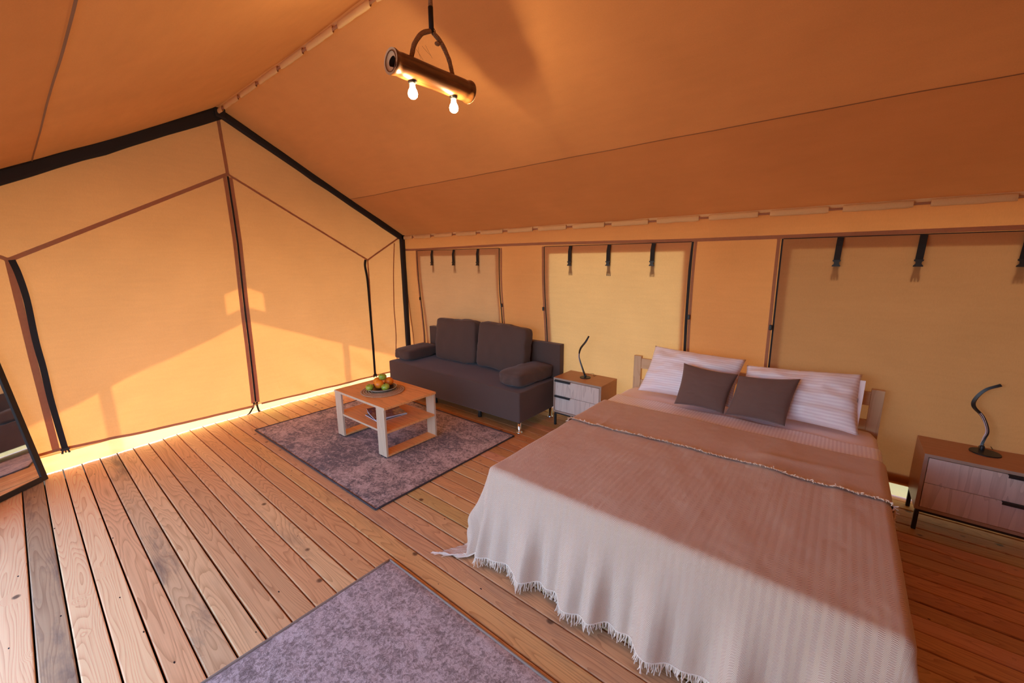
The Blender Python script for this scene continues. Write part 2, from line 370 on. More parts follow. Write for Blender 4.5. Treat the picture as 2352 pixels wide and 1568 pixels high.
seam([(-.638, 1.622), (-.40, 1.765), (-.147, 1.915)], .020); seam([(-3.509, 1.63), (-3.99, 1.92)], .026)
seam([(-.638, 1.622), (-.645, .12)], .016); seam([(-3.509, 1.63), (-3.510, .9), (-3.505, .14)], .040)
seam([(-.229, 1.84), (-.277, 1.375), (-.289, 1.025), (-.295, .12)], .014); seam([(-3.87, 1.84), (-3.86, .12)], .016)
seam([(YF, HEM), (-3.5, .150), (-3.07, .122), (-2.10, .108)], .022, 'hem'); seam([(-2.03, .118), (-1.57, .110), (-.53, .112), (YE, .112)], .018, 'hem')
zp = [(-2.059, 2.41), (-2.052, 2.112), (-2.050, 1.782), (-2.061, 1.346), (-2.068, .911), (-2.074, .542), (-2.085, .154)]
for s in (-1, 1): seam([(y+s*.024, z-.01) for y, z in zp], .030, 'zip_tape', .005)
seam(zp, .016, 'zipper', .009, M_black)
for s in (-1, 1): link('zip_tape', ribbon([gpt(-2.085+s*.012, .150, .008), gpt(-2.085+s*.020, .09, -.02), gpt(-2.085+s*.045, .02, -.07), gpt(-2.085+s*.060, .004, -.09)], .018, .002, (0, 1, 0)), M_black, wl)
link('zip_pull', box(.010, .018, -2.089, -2.079, .110, .150, .002), M_chrome, wl)
def hang_strap(pts, wid, parent):
    s = link('strap', ribbon(catmull([(.035 if i else .012, y, z) for i, (y, z) in enumerate(pts)], 5), wid, .003, (0, 1, 0)), M_black, parent)
    y, z = pts[-1]
    bk = prism([(-.024, 0), (.024, 0), (.026, -.012), (.020, -.018), (.026, -.040), (.014, -.044), (.010, -.020), (.004, -.020), (.004, -.038), (-.004, -.038), (-.004, -.020), (-.010, -.020), (-.014, -.044), (-.026, -.040), (-.020, -.018), (-.026, -.012)], (.008, 0, 0), (.031, y, z), (0, 1, 0), (0, 0, 1))
    k = link('buckle', bk, M_bplast, s); k.scale = (1, 1, 1); return s
hang_strap([(-.672, 1.625), (-.699, 1.547), (-.680, 1.369), (-.675, .988), (-.672, .551), (-.674, .145)], .030, wl)
hang_strap([(-3.495, 1.63), (-3.480, 1.521), (-3.470, 1.336), (-3.475, 1.042), (-3.470, .818), (-3.471, .588), (-3.465, .364), (-3.458, .160)], .036, wl)

# black padded gable frame
fr = setting('trim_1')
def beam(p, q, wx, wz, name='frame_tube'):
    P_ = [Vector(p).lerp(Vector(q), i/14) for i in range(15)]
    for i in range(1, 14): P_[i] += Vector((0, .003*fbm(i*.7, 3), .006*fbm(i*.6, 8)))
    T = (P_[-1]-P_[0]).normalized(); s = Vector((1, 0, 0)); n = T.cross(s); bm = bmesh.new(); rings = []
    for i, c in enumerate(P_):
        k = 1 + .10*fbm(i*.8, 5)
        rings.append([bm.verts.new(c + s*a*wx + n*b_*wz*k) for a, b_ in ((-.5,-.3),(-.3,-.5),(.3,-.5),(.5,-.3),(.5,.3),(.3,.5),(-.3,.5),(-.5,.3))])
    for i in range(14):
        for k in range(8): bm.faces.new((rings[i][k], rings[i][(k+1)%8], rings[i+1][(k+1)%8], rings[i+1][k]))
    bm.faces.new(rings[0][::-1]); bm.faces.new(rings[-1]); link(name, bm, M_black, fr)
beam((.035, YR+.01, ZR-.055), (.035, YE-.03, ZE-.03), .05, .068); beam((.035, YR-.01, ZR-.06), (.035, YF+.03, ZE-.045), .05, .098)
beam((.035, YE-.040, ZE+.01), (.035, YE-.035, .0), .05, .066); beam((.035, YF+.04, ZE+.01), (.035, YF+.04, 0), .05, .066)
link('ridge_joint', box(.005, .075, YR-.045, YR+.045, ZR-.10, ZR-.015, .012), M_black, fr)

# ------------------------------------------------------------------ ceiling: two slopes
ceil_ = setting('ceiling')
def slope(ya, yb, x0=-.02, x1=XL):
    def fn(u, v):
        y = ya+(yb-ya)*v; x = x0+(x1-x0)*u; e = sin(pi*max(0, min(1, (abs(y-YR))/1.985)))
        return Vector((x, y, ZR - SL*abs(y-YR) - .018*e + .010*fbm(x*.9, y*1.3, 2)))
    return fn
for s in (-1, 1):
    ys = YR + s*1.225; ye = YR + s*1.985
    link('roof_canvas', surf(slope(YR, ys), 90, 30), M_roof, ceil_, True)
    link('roof_canvas', surf(slope(ys, ye), 90, 20), M_roof2, ceil_, True)
    link('seam', ribbon([slope(ys-.01, ys)(i/60, 1)-Vector((0, 0, .004)) for i in range(61)], .007, .002, (0, 1, 0)), M_line, ceil_)
for s in (-1, 1):                            # outer fly sheet stretched over the roof with an air gap
    link('fly_sheet', surf(lambda u, v: Vector((-.35+(XL+.7)*u, YR + s*2.45*v, ZR+.22 - SL*.97*2.45*v)), 12, 8), M_fly, ceil_, True)
def tab(x0, x1, y, z, face):
    """fabric sleeve hanging from a flat strip"""
    n = 9; bm = bmesh.new(); L_ = x1-x0
    def fn(u, v):
        a = 2*pi*v; e = (1-abs(2*u-1)**26)
        return Vector((x0+L_*u, y + face*(-.012)+.013*cos(a)*(.6+.4*e), z-.030 + .022*sin(a)*(.9+.1*e) + .003*fbm(u*5+x0*9, v*3)))
    surf(fn, 14, 14, bm)
    return link('tab', bm, M_tab, ceil_, True)
for k in range(17):
    x1 = 5.362 - .3965*k + .03*(k > 12)
    if x1 < .1: break
    for kk in ((x1,) if k else (x1, x1+.3965, x1+.793)):
        tab(max(.05, kk-.325), kk, YE-.012, ZE+.006, 1)
for k in range(-1, 15):
    x1 = .569 + .3965*k
    tab(max(.07, x1-.335), x1, YR+.0, ZR-.018, 1)
link('tab_strip', ribbon([(i*XL/40, YE-.012, ZE-.006) for i in range(41)], .022, .003, (0, 0, 1)), M_tab, ceil_)
link('tab_strip', ribbon([(i*XL/40, YR, ZR-.022) for i in range(41)], .022, .003, (0, 0, 1)), M_tab, ceil_)
link('lacing_pole', tube([(.05, YR-.012, ZR-.048), (XL, YR-.012, ZR-.048)], .008, 8), M_tape, ceil_)
link('lacing_pole', tube([(.05, YE-.024, ZE-.024), (XL, YE-.024, ZE-.024)], .007, 8), M_tape, ceil_)

# ------------------------------------------------------------------ window-side wall
wb = setting('wall_back')
WIN = [(.300, 1.735), (2.318, 3.745), (4.330, 5.760)]
HB = 1.742
def edge_l(z, a): return a + .012*sin((HB-z)*3.0)*(1 if a < 1 else .6)
def wpt(x, z, off=0.0): return Vector((x, wy(x, z)-off, z))
holes = [(a+.065, b-.065, .20, HB-.075) for a, b in WIN]
b = bmesh.new(); NX, NZ = 190, 56; gv = {}
xs = sorted(set([round(-.02+(XL+.02)*i/NX, 4) for i in range(NX+1)] + [round(v, 4) for h in holes for v in h[:2]]))
zs = sorted(set([round(HEM+(ZE+.01-HEM)*i/NZ, 4) for i in range(NZ+1)] + [round(v, 4) for h in holes for v in h[2:]]))
def V_(i, j):
    if (i, j) not in gv: gv[(i, j)] = b.verts.new(wpt(xs[i], zs[j]))
    return gv[(i, j)]
for i in range(len(xs)-1):
    for j in range(len(zs)-1):
        xc, zc = (xs[i]+xs[i+1])/2, (zs[j]+zs[j+1])/2
        if any(h[0] < xc < h[1] and h[2] < zc < h[3] for h in holes): continue
        b.faces.new((V_(i, j), V_(i+1, j), V_(i+1, j+1), V_(i, j+1)))
link('canvas', b, M_wall2, wb, True)
link('skirt', surf(lambda u, v: Vector((-.15+(XL+.2)*u, wy(-.15+(XL+.2)*u, HEM)*(1-v)+.07*v, HEM*(1-v)+.004)), 120, 4), M_skirt, wb, True)
def wseam(pts, wid, name='seam', off=.004, mat=M_tape, parent=None, side=None, th=.002):
    Q = []
    for (a, b_), (c, d) in zip(pts, pts[1:]):
        n = max(2, int(hypot(c-a, d-b_)/.06)); Q += [wpt(a+(c-a)*i/n, b_+(d-b_)*i/n, off) for i in range(n)]
    Q.append(wpt(*pts[-1], off)); T = (Q[-1]-Q[0]).normalized(); s = Vector((0, 1, 0)).cross(T)
    return link(name, ribbon(Q, wid, th, s), mat, parent or wb)
wseam([(0, 1.755), (.3, 1.752), (1.7, 1.768), (2.3, 1.768), (3.7, 1.750), (4.4, 1.752), (5.4, 1.757), (XL, 1.757)], .026)
wseam([(0, .150), (XL, .150)], .05, 'hem')
wseam([(.012, 1.9), (.012, .1)], .012)
def female_buckle(x, z, y):
    return prism([(-.021, 0), (.021, 0), (.021, -.008), (.013, -.014), (.013, -.026), (.022, -.036), (.022, -.042), (-.022, -.042), (-.022, -.036), (-.013, -.026), (-.013, -.014), (-.021, -.008)], (0, -.010, 0), (x, y, z), (1, 0, 0), (0, 0, 1))
def male_buckle(x, z, y):
    return prism([(-.019, 0), (.019, 0), (.020, -.014), (.018, -.040), (.012, -.042), (.010, -.018), (.003, -.018), (.003, -.040), (-.003, -.040), (-.003, -.018), (-.010, -.018), (-.012, -.042), (-.018, -.040), (-.020, -.014)], (0, .004, 0), (x, y, z), (1, 0, 0), (0, 0, 1))
STR = [(.612, 1.010, 1.412), (2.633, 3.033, 3.432), (4.648, 5.031, 5.430)]
for n, (a, bb) in enumerate(WIN):
    wn = setting('window_%d' % (n+1)); mat = (M_flapd, M_flap, M_flap3)[n]
    def fl(u, v):
        z = HB - .006 - (HB-.145)*v
        inn = (.018, .016, .006)[n]*sin(pi*min(1, v*.95))
        x = a+.010 + inn*.8 + (bb-a-.020-inn*2.6)*u
        f = .012*(v**.7)*sin(u*9+fbm(u*3, 2, n)*3)*fbm(u*5, v*1.2, n+5) + .010*v*exp(-((u-.86)/.06)**2) - .006*v*exp(-((u-.93)/.04)**2)
        return Vector((x, wy(x, z)-.012-f, z))
    link('flap', surf(fl, 70, 50), mat, wn, True)
    for s, e in ((-1, a), (1, bb)):
        bow = (.0 if s < 0 else .006)
        pts = [(e - s*(.006+ (.010 if n < 2 else .004)*sin(pi*t)) , HB-.004-1.55*t) for t in (0, .15, .3, .45, .6, .75, .9, 1)]
        big = (n == 1 and s == 1)
        if n == 0 and s < 0: pts = [(x-.030*(HB-z), z) for x, z in pts]
        wseam(pts, .022 if big else .013, 'zipper', .010, M_black, wn)
        wseam([(x+s*.024, z) for x, z in pts], .020, 'zip_tape', .005, M_tape, wn)
        link('zip_pull', box(e+s*.006-.010, e+s*.006+.010, wy(e, 1.13)-.030, wy(e, 1.13)-.012, 1.09+.03*n*(s > 0), 1.13+.03*n*(s > 0), .006), M_bplast, wn)
    wseam([(a+.01, HB-.004), (bb-.01, HB-.004)], .005, 'zipper', .014, M_black, wn)
    for x in STR[n]:
        L0 = 1.590
        st = link('strap', ribbon([(x+.004, YE-.020, HB-.008), (x+.002, YE-.034, HB-.06), (x, YE-.030, L0)], .034, .003, (1, 0, 0)), M_black, wn)
        link('buckle', female_buckle(x, L0+.002, YE-.028), M_bplast, st)
        so = link('outer_strap', ribbon([(x, wy(x, zz_)-.0075, zz_) for zz_ in (HB-.01, 1.66, 1.6, 1.55, 1.500)], .032, .002, (1, 0, 0)), M_black, wn)
        link('buckle', male_buckle(x, 1.500, wy(x, 1.48)-.0095), M_bplast, so)

# outside poles of the awning frame beside the window wall
for x in (1.98, 4.02, 6.0):
    o = link('awning_pole', tube([(x, .16, -.35), (x, .16, 1.93)], .045, 12), M_pinex)
    tag(o, 'upright awning pole outside the canvas, %s' % {1.98: 'between the first and second windows', 4.02: 'between the second and third windows', 6.0: 'past the third window'}[x], 'pole')

# ------------------------------------------------------------------ entrance-side wall and far wall (behind the camera and to the right)
wf = setting('wall_front')
DOORX0, DOORX1, DOORZ = .80, 4.45, 1.86
for x0, x1, z0, z1 in ((-.02, DOORX0, 0, ZE), (DOORX1, XL, 0, ZE), (DOORX0, DOORX1, DOORZ, ZE)):
    link('canvas', surf(lambda u, v: Vector((x0+(x1-x0)*u, YF-.01+.01*fbm(x0+u*4, v*3), z0+(z1-z0)*v)), 20, 12), M_dimwall if x0 == DOORX1 else M_wall2, wf, True)
dr = setting('door_1')
for x0, s in ((DOORX0-.01, 1), (DOORX1+.01, -1)):
    link('rolled_curtain', tube([(x0-s*.04, YF+.06, z*.1+.01) for z in range(19)], lambda t: .05+.006*sin(t*30), 14), M_wall2, dr, True)
deck = setting('floor_2')
for k in range(9): link('plank', box(-.2, XL, -4.36-.108*(k+1)+.004, -4.36-.108*k-.004, -.10, -.06, .003), M_plank, deck)
wr_ = setting('wall_right')
link('canvas', surf(lambda u, v: (lambda y: Vector((XL-.01+.01*fbm(y*2, v*3), y, .004+(zroof(y)-.01)*v)))(YF+(YE+.05-YF)*u), 40, 30), M_dimwall, wr_, True)

# ------------------------------------------------------------------ furniture helpers
def part(name, bm, mat, parent, smooth=False, kind=None):
    """mesh given in room coordinates, hung under a thing whose base is elsewhere"""
    o = link(name, bm, mat, parent, smooth, kind)
    p = parent; off = Vector((0, 0, 0))
    while p: off += p.location if p.type == 'EMPTY' else Vector((0, 0, 0)); p = p.parent
    if parent.type == 'EMPTY': o.matrix_parent_inverse = Matrix.Translation(-off)
    return o
def soft_box(c, size, rot=(0, 0, 0), p=5.0, puff=.25, thick=2, n=12, wr=.004, seed=0):
    b = bmesh.new(); bmesh.ops.create_cube(b, size=2); bmesh.ops.subdivide_edges(b, edges=b.edges[:], cuts=n, use_grid_fill=True)
    from mathutils import Euler
    R = Euler(rot).to_matrix(); s = Vector(size)/2; ax = [i for i in range(3) if i != thick]
    for v in b.verts:
        q = v.co.copy(); m = max(abs(q.x), abs(q.y), abs(q.z)); l = (abs(q.x)**p+abs(q.y)**p+abs(q.z)**p)**(1/p)
        q = q*(m/l); k = (1-q[ax[0]]**2)*(1-q[ax[1]]**2)
        q[thick] *= (1-puff*.35) + puff*max(0, k)**.6
        q = Vector((q.x*s.x, q.y*s.y, q.z*s.z)); nn = fbm(q.x*9+seed, q.y*9, q.z*9)
        q += q.normalized()*wr*nn*2
        v.co = R @ q + Vector(c)
    return b
def pillow(TL, TR, BR, BL, th, pinch=.07, n=34, seed=0, wr=.006, uvs=None):
    TL, TR, BR, BL = map(Vector, (TL, TR, BR, BL)); bm = bmesh.new(); Lr = bm.loops.layers.uv.verify()
    nrm = (TR-TL).cross(BL-TL).normalized(); W = (TR-TL).length; H = (BL-TL).length
    def pos(u, v, s):
        a, b = 2*u-1, 2*v-1
        a2 = a*(1-pinch*(1-b*b)); b2 = b*(1-pinch*1.3*(1-a*a)); u2, v2 = (a2+1)/2, (b2+1)/2
        p = TL.lerp(TR, u2).lerp(BL.lerp(BR, u2), v2)
        t = max(0, (1-a*a)*(1-b*b))**.42
        cr = .5*wr*(fbm(u*3.2+seed, v*7+s, seed, 3))*2 + wr*1.1*abs(fbm(u*9+seed*3, v*3, s, 2))*(1-t*.4)
        return p + nrm*s*(t*th/2 + (cr if t > 0 else 0)*min(1, t*2))
    for s in (1, -1):
        g = [[None]*(n+1) for _ in range(n+1)]
        for i in range(n+1):
            for j in range(n+1): g[i][j] = bm.verts.new(pos(i/n, j/n, s))
        for i in range(n):
            for j in range(n):
                q = (g[i][j], g[i+1][j], g[i+1][j+1], g[i][j+1]); c = ((i, j), (i+1, j), (i+1, j+1), (i, j+1))
                if s < 0: q = q[::-1]; c = c[::-1]
                f = bm.faces.new(q)
                for l, (a, b) in zip(f.loops, c): l[Lr].uv = (a/n*W, b/n*H)
    bmesh.ops.remove_doubles(bm, verts=bm.verts[:], dist=1e-5); return bm

# ------------------------------------------------------------------ rugs
def rug(name, x0, x1, y0, y1, mat, bind, label, z=.011, wav=.0):
    t_ = thing(name, label, 'rug', ((x0+x1)/2, (y0+y1)/2, 0))
    def top(u, v): return Vector((x0+(x1-x0)*u, y0+(y1-y0)*v, z + .0015*fbm(u*30, v*30) - (.006 if u in (0, 1) or v in (0, 1) else 0)))
    part('pile', surf(top, 80, 60), mat, t_, True)
    cs = [(x0, y0), (x1, y0), (x1, y1), (x0, y1)]
    for (a, b), (c, d) in zip(cs, cs[1:]+cs[:1]):
        part('binding', tube([(a+(c-a)*i/30, b+(d-b)*i/30, .0065+.0008*fbm(i*.8, a)) for i in range(31)], .0062, 8), bind, t_, True)
    return t_
rug('sofa_rug', .432, 2.490, -2.250, -.800, M_rug1, M_bind, 'grey mauve distressed rug under the coffee table in front of the sofa')
rug('entrance_rug', 2.955, 4.60, -3.86, -2.460, M_rug2, M_bindl, 'mauve grey rug at the bottom of the picture before the foot of the bed')

# ------------------------------------------------------------------ sofa
SX0, SX1, SY0, SY1 = .469, 2.508, -.737, -.128
sofa = thing('sofa', 'dark brown upholstered sofa bed in front of the first window', 'sofa', ((SX0+SX1)/2, -.4, 0))
def sbase():
    b = box(SX0, SX1, SY0, SY1, .108, .405, .014, seg=3)
    bmesh.ops.subdivide_edges(b, edges=[e for e in b.edges if e.calc_length() > .2], cuts=14, use_grid_fill=True)
    for v in b.verts:
        if v.co.z > .39: v.co.z += .010*fbm(v.co.x*2.5, v.co.y*3) + .008*sin(pi*(v.co.x-SX0)/(SX1-SX0))
        v.co.y += .004*fbm(v.co.x*3, v.co.z*4) if v.co.y < SY0+.02 else 0
    return b
part('seat', sbase(), M_sofa, sofa, True)
def sback():
    b = box(.520, 2.555, -.125, -.052, .30, .765, .008, seg=3); return b
part('backrest', sback(), M_sofa, sofa)
part('welt', tube([(2.551, -.123, .31), (2.552, -.124, .755), (.524, -.124, .755)], .004, 6), M_sofa, sofa)
l = part('leg', lathe([(0, 0), (.030, 0), (.032, .006), (.026, .012), (.017, .016), (.016, .020), (.016, .108), (0, .108)], (SX1-.030, SY0+.035, 0), 28), M_chrome, sofa, True); l['label'] = 'chrome leg with round foot'
for x, y in ((SX0+.03, SY0+.035), (SX0+.03, SY1-.05), (SX1-.03, SY1-.05)):
    part('leg', lathe([(0, 0), (.030, 0), (.032, .006), (.017, .016), (.016, .108), (0, .108)], (x, y, 0), 20), M_chrome, sofa, True)
for x in (1.20, 1.90):
    l = part('leg', lathe([(0, .0), (.020, .0), (.022, .010), (.020, .05), (.028, .108), (0, .108)], (x, SY0+.10, 0), 18), M_bplast, sofa, True); l['label'] = 'small black plastic support foot'
for lab, cx, wd, rz, seed in (('brown box cushion standing against the left half of the sofa back', 1.175, .665, .02, 1), ('brown box cushion standing against the right half of the sofa back', 1.890, .690, -.03, 5)):
    tag(link('back_cushion', soft_box((cx, -.232, .668 if seed == 1 else .672), (wd, .155, .500), (radians(-6), radians(-1.0 if seed == 1 else 1.5), rz), 13, .45, 1, 16, .007, seed), M_sofa, None, True), lab, 'cushion')
for lab, cx, rz, seed, hh in (('brown bolster armrest lying on the left end of the sofa seat', .575, .06, 9, .125), ('brown bolster armrest lying on the right end of the sofa seat', 2.325, -.05, 12, .135)):
    tag(link('bolster', soft_box((cx, -.385, .417+hh/2), (.285, .520 if seed == 9 else .56, hh), (0, 0, rz), 9, .50, 2, 14, .007, seed), M_sofa, None, True), lab, 'bolster')

# ------------------------------------------------------------------ coffee table
TX0, TX1, TY0, TY1 = 1.178, 1.967, -1.802, -1.268; Z0 = .0125
ct = thing('coffee_table', 'low square oak coffee table with a shelf standing on the sofa rug', 'table', ((TX0+TX1)/2, (TY0+TY1)/2, Z0))
part('tabletop', box(TX0, TX1, TY0, TY1, .430, .450, .0015), M_oak, ct)
part('edge_band', box(TX0-.0008, TX1+.0008, TY0-.0015, TY0, .4305, .4495, .0005), M_oakl, ct)
part('shelf', box(TX0+.012, TX1-.012, TY0+.006, TY1-.018, .222, .240, .001), M_oak, ct)
part('edge_band', box(TX0+.105, TX1-.105, TY0+.0045, TY0+.006, .2225, .2395, .0005), M_oakl, ct)
for xa, xb in ((TX0+.003, TX0+.108), (TX1-.122, TX1-.010)):
    for ya in (TY0, TY1-.018):
        lg = part('leg', box(xa, xb, ya, ya+.018, .022, .430, .001), M_oakl, ct)
        for xx in (xa+.03, xb-.03): part('foot_pad', lathe([(0, 0), (.010, 0), (.010, .0095), (0, .0095)], (xx, ya+.009, Z0+.0005), 12), M_bplast, ct)
    part('bottom_rail', box(xa, xb, TY0+.018, TY1-.018, .022, .038, .001), M_oak, ct)
for k, (xx, zz) in enumerate(((TX1-.045, .40),)):
    part('screw_cap', lathe([(0, 0), (.006, 0), (.006, .001), (0, .001)], (0, 0, 0), 12), M_plank, ct).matrix_parent_inverse = Matrix.Translation(-ct.location) @ Matrix.Translation((xx, TY1-.0185, zz)) @ Matrix.Rotation(radians(90), 4, 'X')
# placemat, plate, fruit
mc = (1.565, -1.545, .4505)
mt = NT('woven_seagrass'); o_ = mt.obj(); sx_ = mt.N('SeparateXYZ', i_0=o_)
ang = mt.math('ARCTAN2', mt.math('SUBTRACT', sx_.outputs[1], mc[1]), mt.math('SUBTRACT', sx_.outputs[0], mc[0]))
wv_ = mt.math('SINE', mt.math('MULTIPLY', ang, 150))
M_mat = mt.pbr(mt.mix(mt.mr(mt.math('ADD', wv_, mt.math('MULTIPLY', mt.noise(o_, 60, 2), 2.2)), -.2, 2.2), (.34, .17, .08), (.66, .42, .23)), .85, mt.bump(wv_, .5, .002))
pm_ = thing('placemat', 'round woven seagrass placemat under the fruit plate on the coffee table', 'placemat', mc)
for k in range(9):
    r = .012 + k*.0215
    part('coil', tube([(mc[0]+r*cos(2*pi*i/40), mc[1]+r*sin(2*pi*i/40), mc[2]+.0045+.0006*sin(i*2.2)) for i in range(41)], .0118, 6, cap=False, flat=.36), M_mat, pm_, True)
pc = (1.535, -1.535, .4615)
M_plate = plain('dark_stoneware', (.055, .05, .045), .25); M_rim = plain('cream_glaze_rim', (.62, .52, .38), .3)
pl = thing('plate', 'dark plate with a pale rim holding fruit on the placemat', 'plate', pc)
part('dish', lathe([(0, 0), (.075, 0), (.085, .003), (.125, .014), (.132, .017), (.132, .0195), (.124, .0175), (.085, .0075), (.075, .005), (0, .005)], pc, 56), M_plate, pl, True)
part('rim', lathe([(.1315, .0165), (.1345, .0175), (.1345, .0205), (.131, .0208), (.129, .0190)], pc, 56), M_rim, pl, True)
ft = NT('orange_peel'); M_orange = ft.pbr(ft.mix(ft.mr(ft.noise(ft.obj(), 30, 3), .3, .7), (.88, .20, .008), (.95, .30, .015)), .42, ft.bump(ft.noise(ft.obj(), 420, 1), .4, .001))
at_ = NT('apple_skin'); M_apple = at_.pbr(at_.mix(at_.mr(at_.noise(at_.obj(), 22, 3), .35, .7), (.24, .36, .03), (.46, .50, .06)), .28)
M_stem = plain('fruit_stem', (.09, .05, .02), .8)
zf = pc[2]+.006
def orange(x, y, r, lab, z=None):
    z = z or zf+r; o = thing('orange', lab, 'orange', (x, y, z), 'oranges on the plate')
    b = surf(lambda u, v: Vector((r*sin(pi*v)*cos(2*pi*u)*(1+.01*sin(6*pi*u)), r*sin(pi*v)*sin(2*pi*u), r*.96*cos(pi*v)-(.0025*exp(-(v/.05)**2)))), 28, 18, closeu=True)
    link('peel', b, M_orange, o, True); link('stem_button', lathe([(0, .003), (.003, .002), (.004, 0)], (0, 0, r*.96-.004), 10), M_stem, o, True); o.rotation_euler = (.5*sin(x*90), .5*cos(y*70), 0)
def apple(x, y, r, lab, z=None, rt=(0, 0, 0)):
    z = z or zf+r*.86; o = thing('apple', lab, 'apple', (x, y, z), 'green apples on the plate')
    def fn(u, v):
        th = pi*v; rr = r*(sin(th)**.92 if 0 < v < 1 else 0)*(1+.10*cos(th)); zz = r*.86*cos(th) - r*.20*exp(-(v/.13)**2) + r*.12*exp(-((1-v)/.10)**2)
        return Vector((rr*cos(2*pi*u)*(1+.015*cos(10*pi*u)*v), rr*sin(2*pi*u), zz))
    link('flesh', surf(fn, 28, 20, closeu=True), M_apple, o, True); link('stem', tube([(0, 0, r*.62), (.002, 0, r*.8), (.006, .001, r*1.02)], .0012, 6), M_stem, o, True); o.rotation_euler = rt
orange(1.532, -1.560, .0415, 'orange in the middle front of the fruit plate')
orange(1.440, -1.515, .0400, 'orange behind the left apple, partly hidden at the back left of the plate')
orange(1.522, -1.448, .0410, 'orange at the back right of the fruit plate')
apple(1.515, -1.645, .0345, 'green apple at the left end of the fruit pile', rt=(.2, .1, 0))
apple(1.622, -1.553, .0365, 'green apple at the right front of the fruit pile', rt=(.1, -.3, 1))
apple(1.505, -1.503, .0365, 'green apple on top of the fruit pile', .5615, (.15, .1, 2))
# magazines on the shelf
mg = NT('glossy_food_cover'); vv = mg.N('TexVoronoi'); mg.set(vv.inputs['Vector'], mg.scale(mg.obj(), (22, 34, 1))); vv.inputs['Scale'].default_value = 1
M_cover = mg.pbr(mg.mix(mg.mr(mg.noise(mg.obj(), 26, 4, dist=.5), .42, .60), mg.mix(mg.mr(vv.outputs['Distance'], .1, .6), (.62, .32, .15), (.20, .07, .035)), (.20, .10, .10)), .22)
M_cover2 = plain('dark_magazine_cover', (.12, .055, .03), .3); M_paper = plain('white_page_edges', (.82, .84, .92), .6)
cc = [Vector(q) for q in ((1.452, -1.655, 0), (1.695, -1.722, 0), (1.765, -1.452, 0), (1.522, -1.385, 0))]
zt = .2405
for k, (lab, rz, dx, dy, curl, mat) in enumerate((('dark magazine at the bottom of the stack on the coffee table shelf', .17, .012, -.012, 0, M_cover2),
        ('magazine in the middle of the stack on the coffee table shelf', .05, .0, .006, .010, M_cover2), ('glossy magazine with a food photograph on top of the shelf stack', 0, 0, 0, .026, M_cover))):
    m_ = thing('magazine', lab, 'magazine', (1.608+dx, -1.553+dy, zt), 'magazines on the coffee table shelf'); m_.rotation_euler[2] = rz
    c0 = Vector((1.608, -1.553, 0))
    def sh(off, thk, e=0.0):
        def fn(u, v):
            p = (cc[0].lerp(cc[1], v)).lerp(cc[3].lerp(cc[2], v), u) - c0
            lift = curl*max(0, 1-v/.42)**1.6*(1-.3*u)
            p *= (1+e); return Vector((p.x, p.y, off+lift))
        return fn
    b = bmesh.new(); surf(sh(.0002, 0), 6, 12, b); surf(sh(.0052, 0), 6, 12, b)
    # page block with closed rim
    bb_ = bmesh.new(); top = surf(sh(.0052, 0), 6, 12); r_ = bmesh.ops.extrude_face_region(top, geom=top.faces[:])
    for v in [g_ for g_ in r_['geom'] if isinstance(g_, bmesh.types.BMVert)]: v.co.z -= .0050
    bmesh.ops.recalc_face_normals(top, faces=top.faces[:]); link('pages', top, M_paper, m_); b.free(); bb_.free()
    link('cover', surf(sh(.0058, 0, .004), 6, 12), mat, m_); link('cover', surf(sh(.0001, 0, .004), 6, 12), mat, m_)
    zt += .0066

# ------------------------------------------------------------------ night stands and lamps
def nightstand(x0, label, hx):
    w_, yb, yf = .508, -.012, -.337
    n_ = thing('nightstand', label, 'nightstand', (x0+w_/2, (yf+yb)/2, 0)); X0 = x0; X1 = x0+w_
    part('body', merge(merge(box(X0, X0+.018, yf, yb, .137, .4695, .0006), box(X1-.018, X1, yf, yb, .137, .4695, .0006)), merge(box(X0+.018, X1-.018, yf, yb, .137, .155, .001), box(X0+.018, X1-.018, yb-.01, yb, .15, .475, .001))), M_body, n_)
    part('top', box(X0, X1, yf, yb, .470, .488, .001), M_body, n_)
    e = box(X0, X0+.018, yf-.0012, yf, .137, .488, .0004); merge(e, box(X1-.018, X1, yf-.0012, yf, .137, .488, .0004)); merge(e, box(X0+.018, X1-.018, yf-.0012, yf, .470, .488, .0004)); merge(e, box(X0+.018, X1-.018, yf-.0012, yf, .137, .155, .0004))
    part('edge_band', e, M_edge, n_)
    for z0, z1 in ((.158, .3105), (.3135, .466)):
        d = part('drawer', box(X0+.021, X1-.021, yf-.001, yf+.30, z0, z1, .0008), M_front, n_)
        h = part('handle', prism([(0, 0), (0, .010), (-.018, .010), (-.018, -.006), (-.015, -.006), (-.015, .006), (0, .006)], (.172, 0, 0), (x0+hx, yf+.001, z1-.008), (0, 1, 0), (0, 0, 1)), M_bmetal, d)
        h.matrix_parent_inverse = Matrix.Identity(4)
    fr_ = box(X0+.008, X1-.008, yf+.008, yf+.026, .119, .137, .001); merge(fr_, box(X0+.008, X1-.008, yb-.026, yb-.008, .119, .137, .001)); merge(fr_, box(X0+.008, X0+.026, yf+.026, yb-.026, .119, .137, .001)); merge(fr_, box(X1-.026, X1-.008, yf+.026, yb-.026, .119, .137, .001))
    part('base_frame', fr_, M_bmetal, n_)
    for xa in (X0+.006, X1-.026):
        for ya in (yf+.006, yb-.026): part('leg', box(xa, xa+.020, ya, ya+.020, 0, .119, .001), M_bmetal, n_)
    return n_
nightstand(2.618, 'oak nightstand with two grey drawers between the sofa and the bed', .018)
nightstand(5.184, 'oak nightstand with two grey drawers to the right of the bed', .508-.018-.172)
M_diff = plain('white_diffuser', (.62, .52, .56), .35)
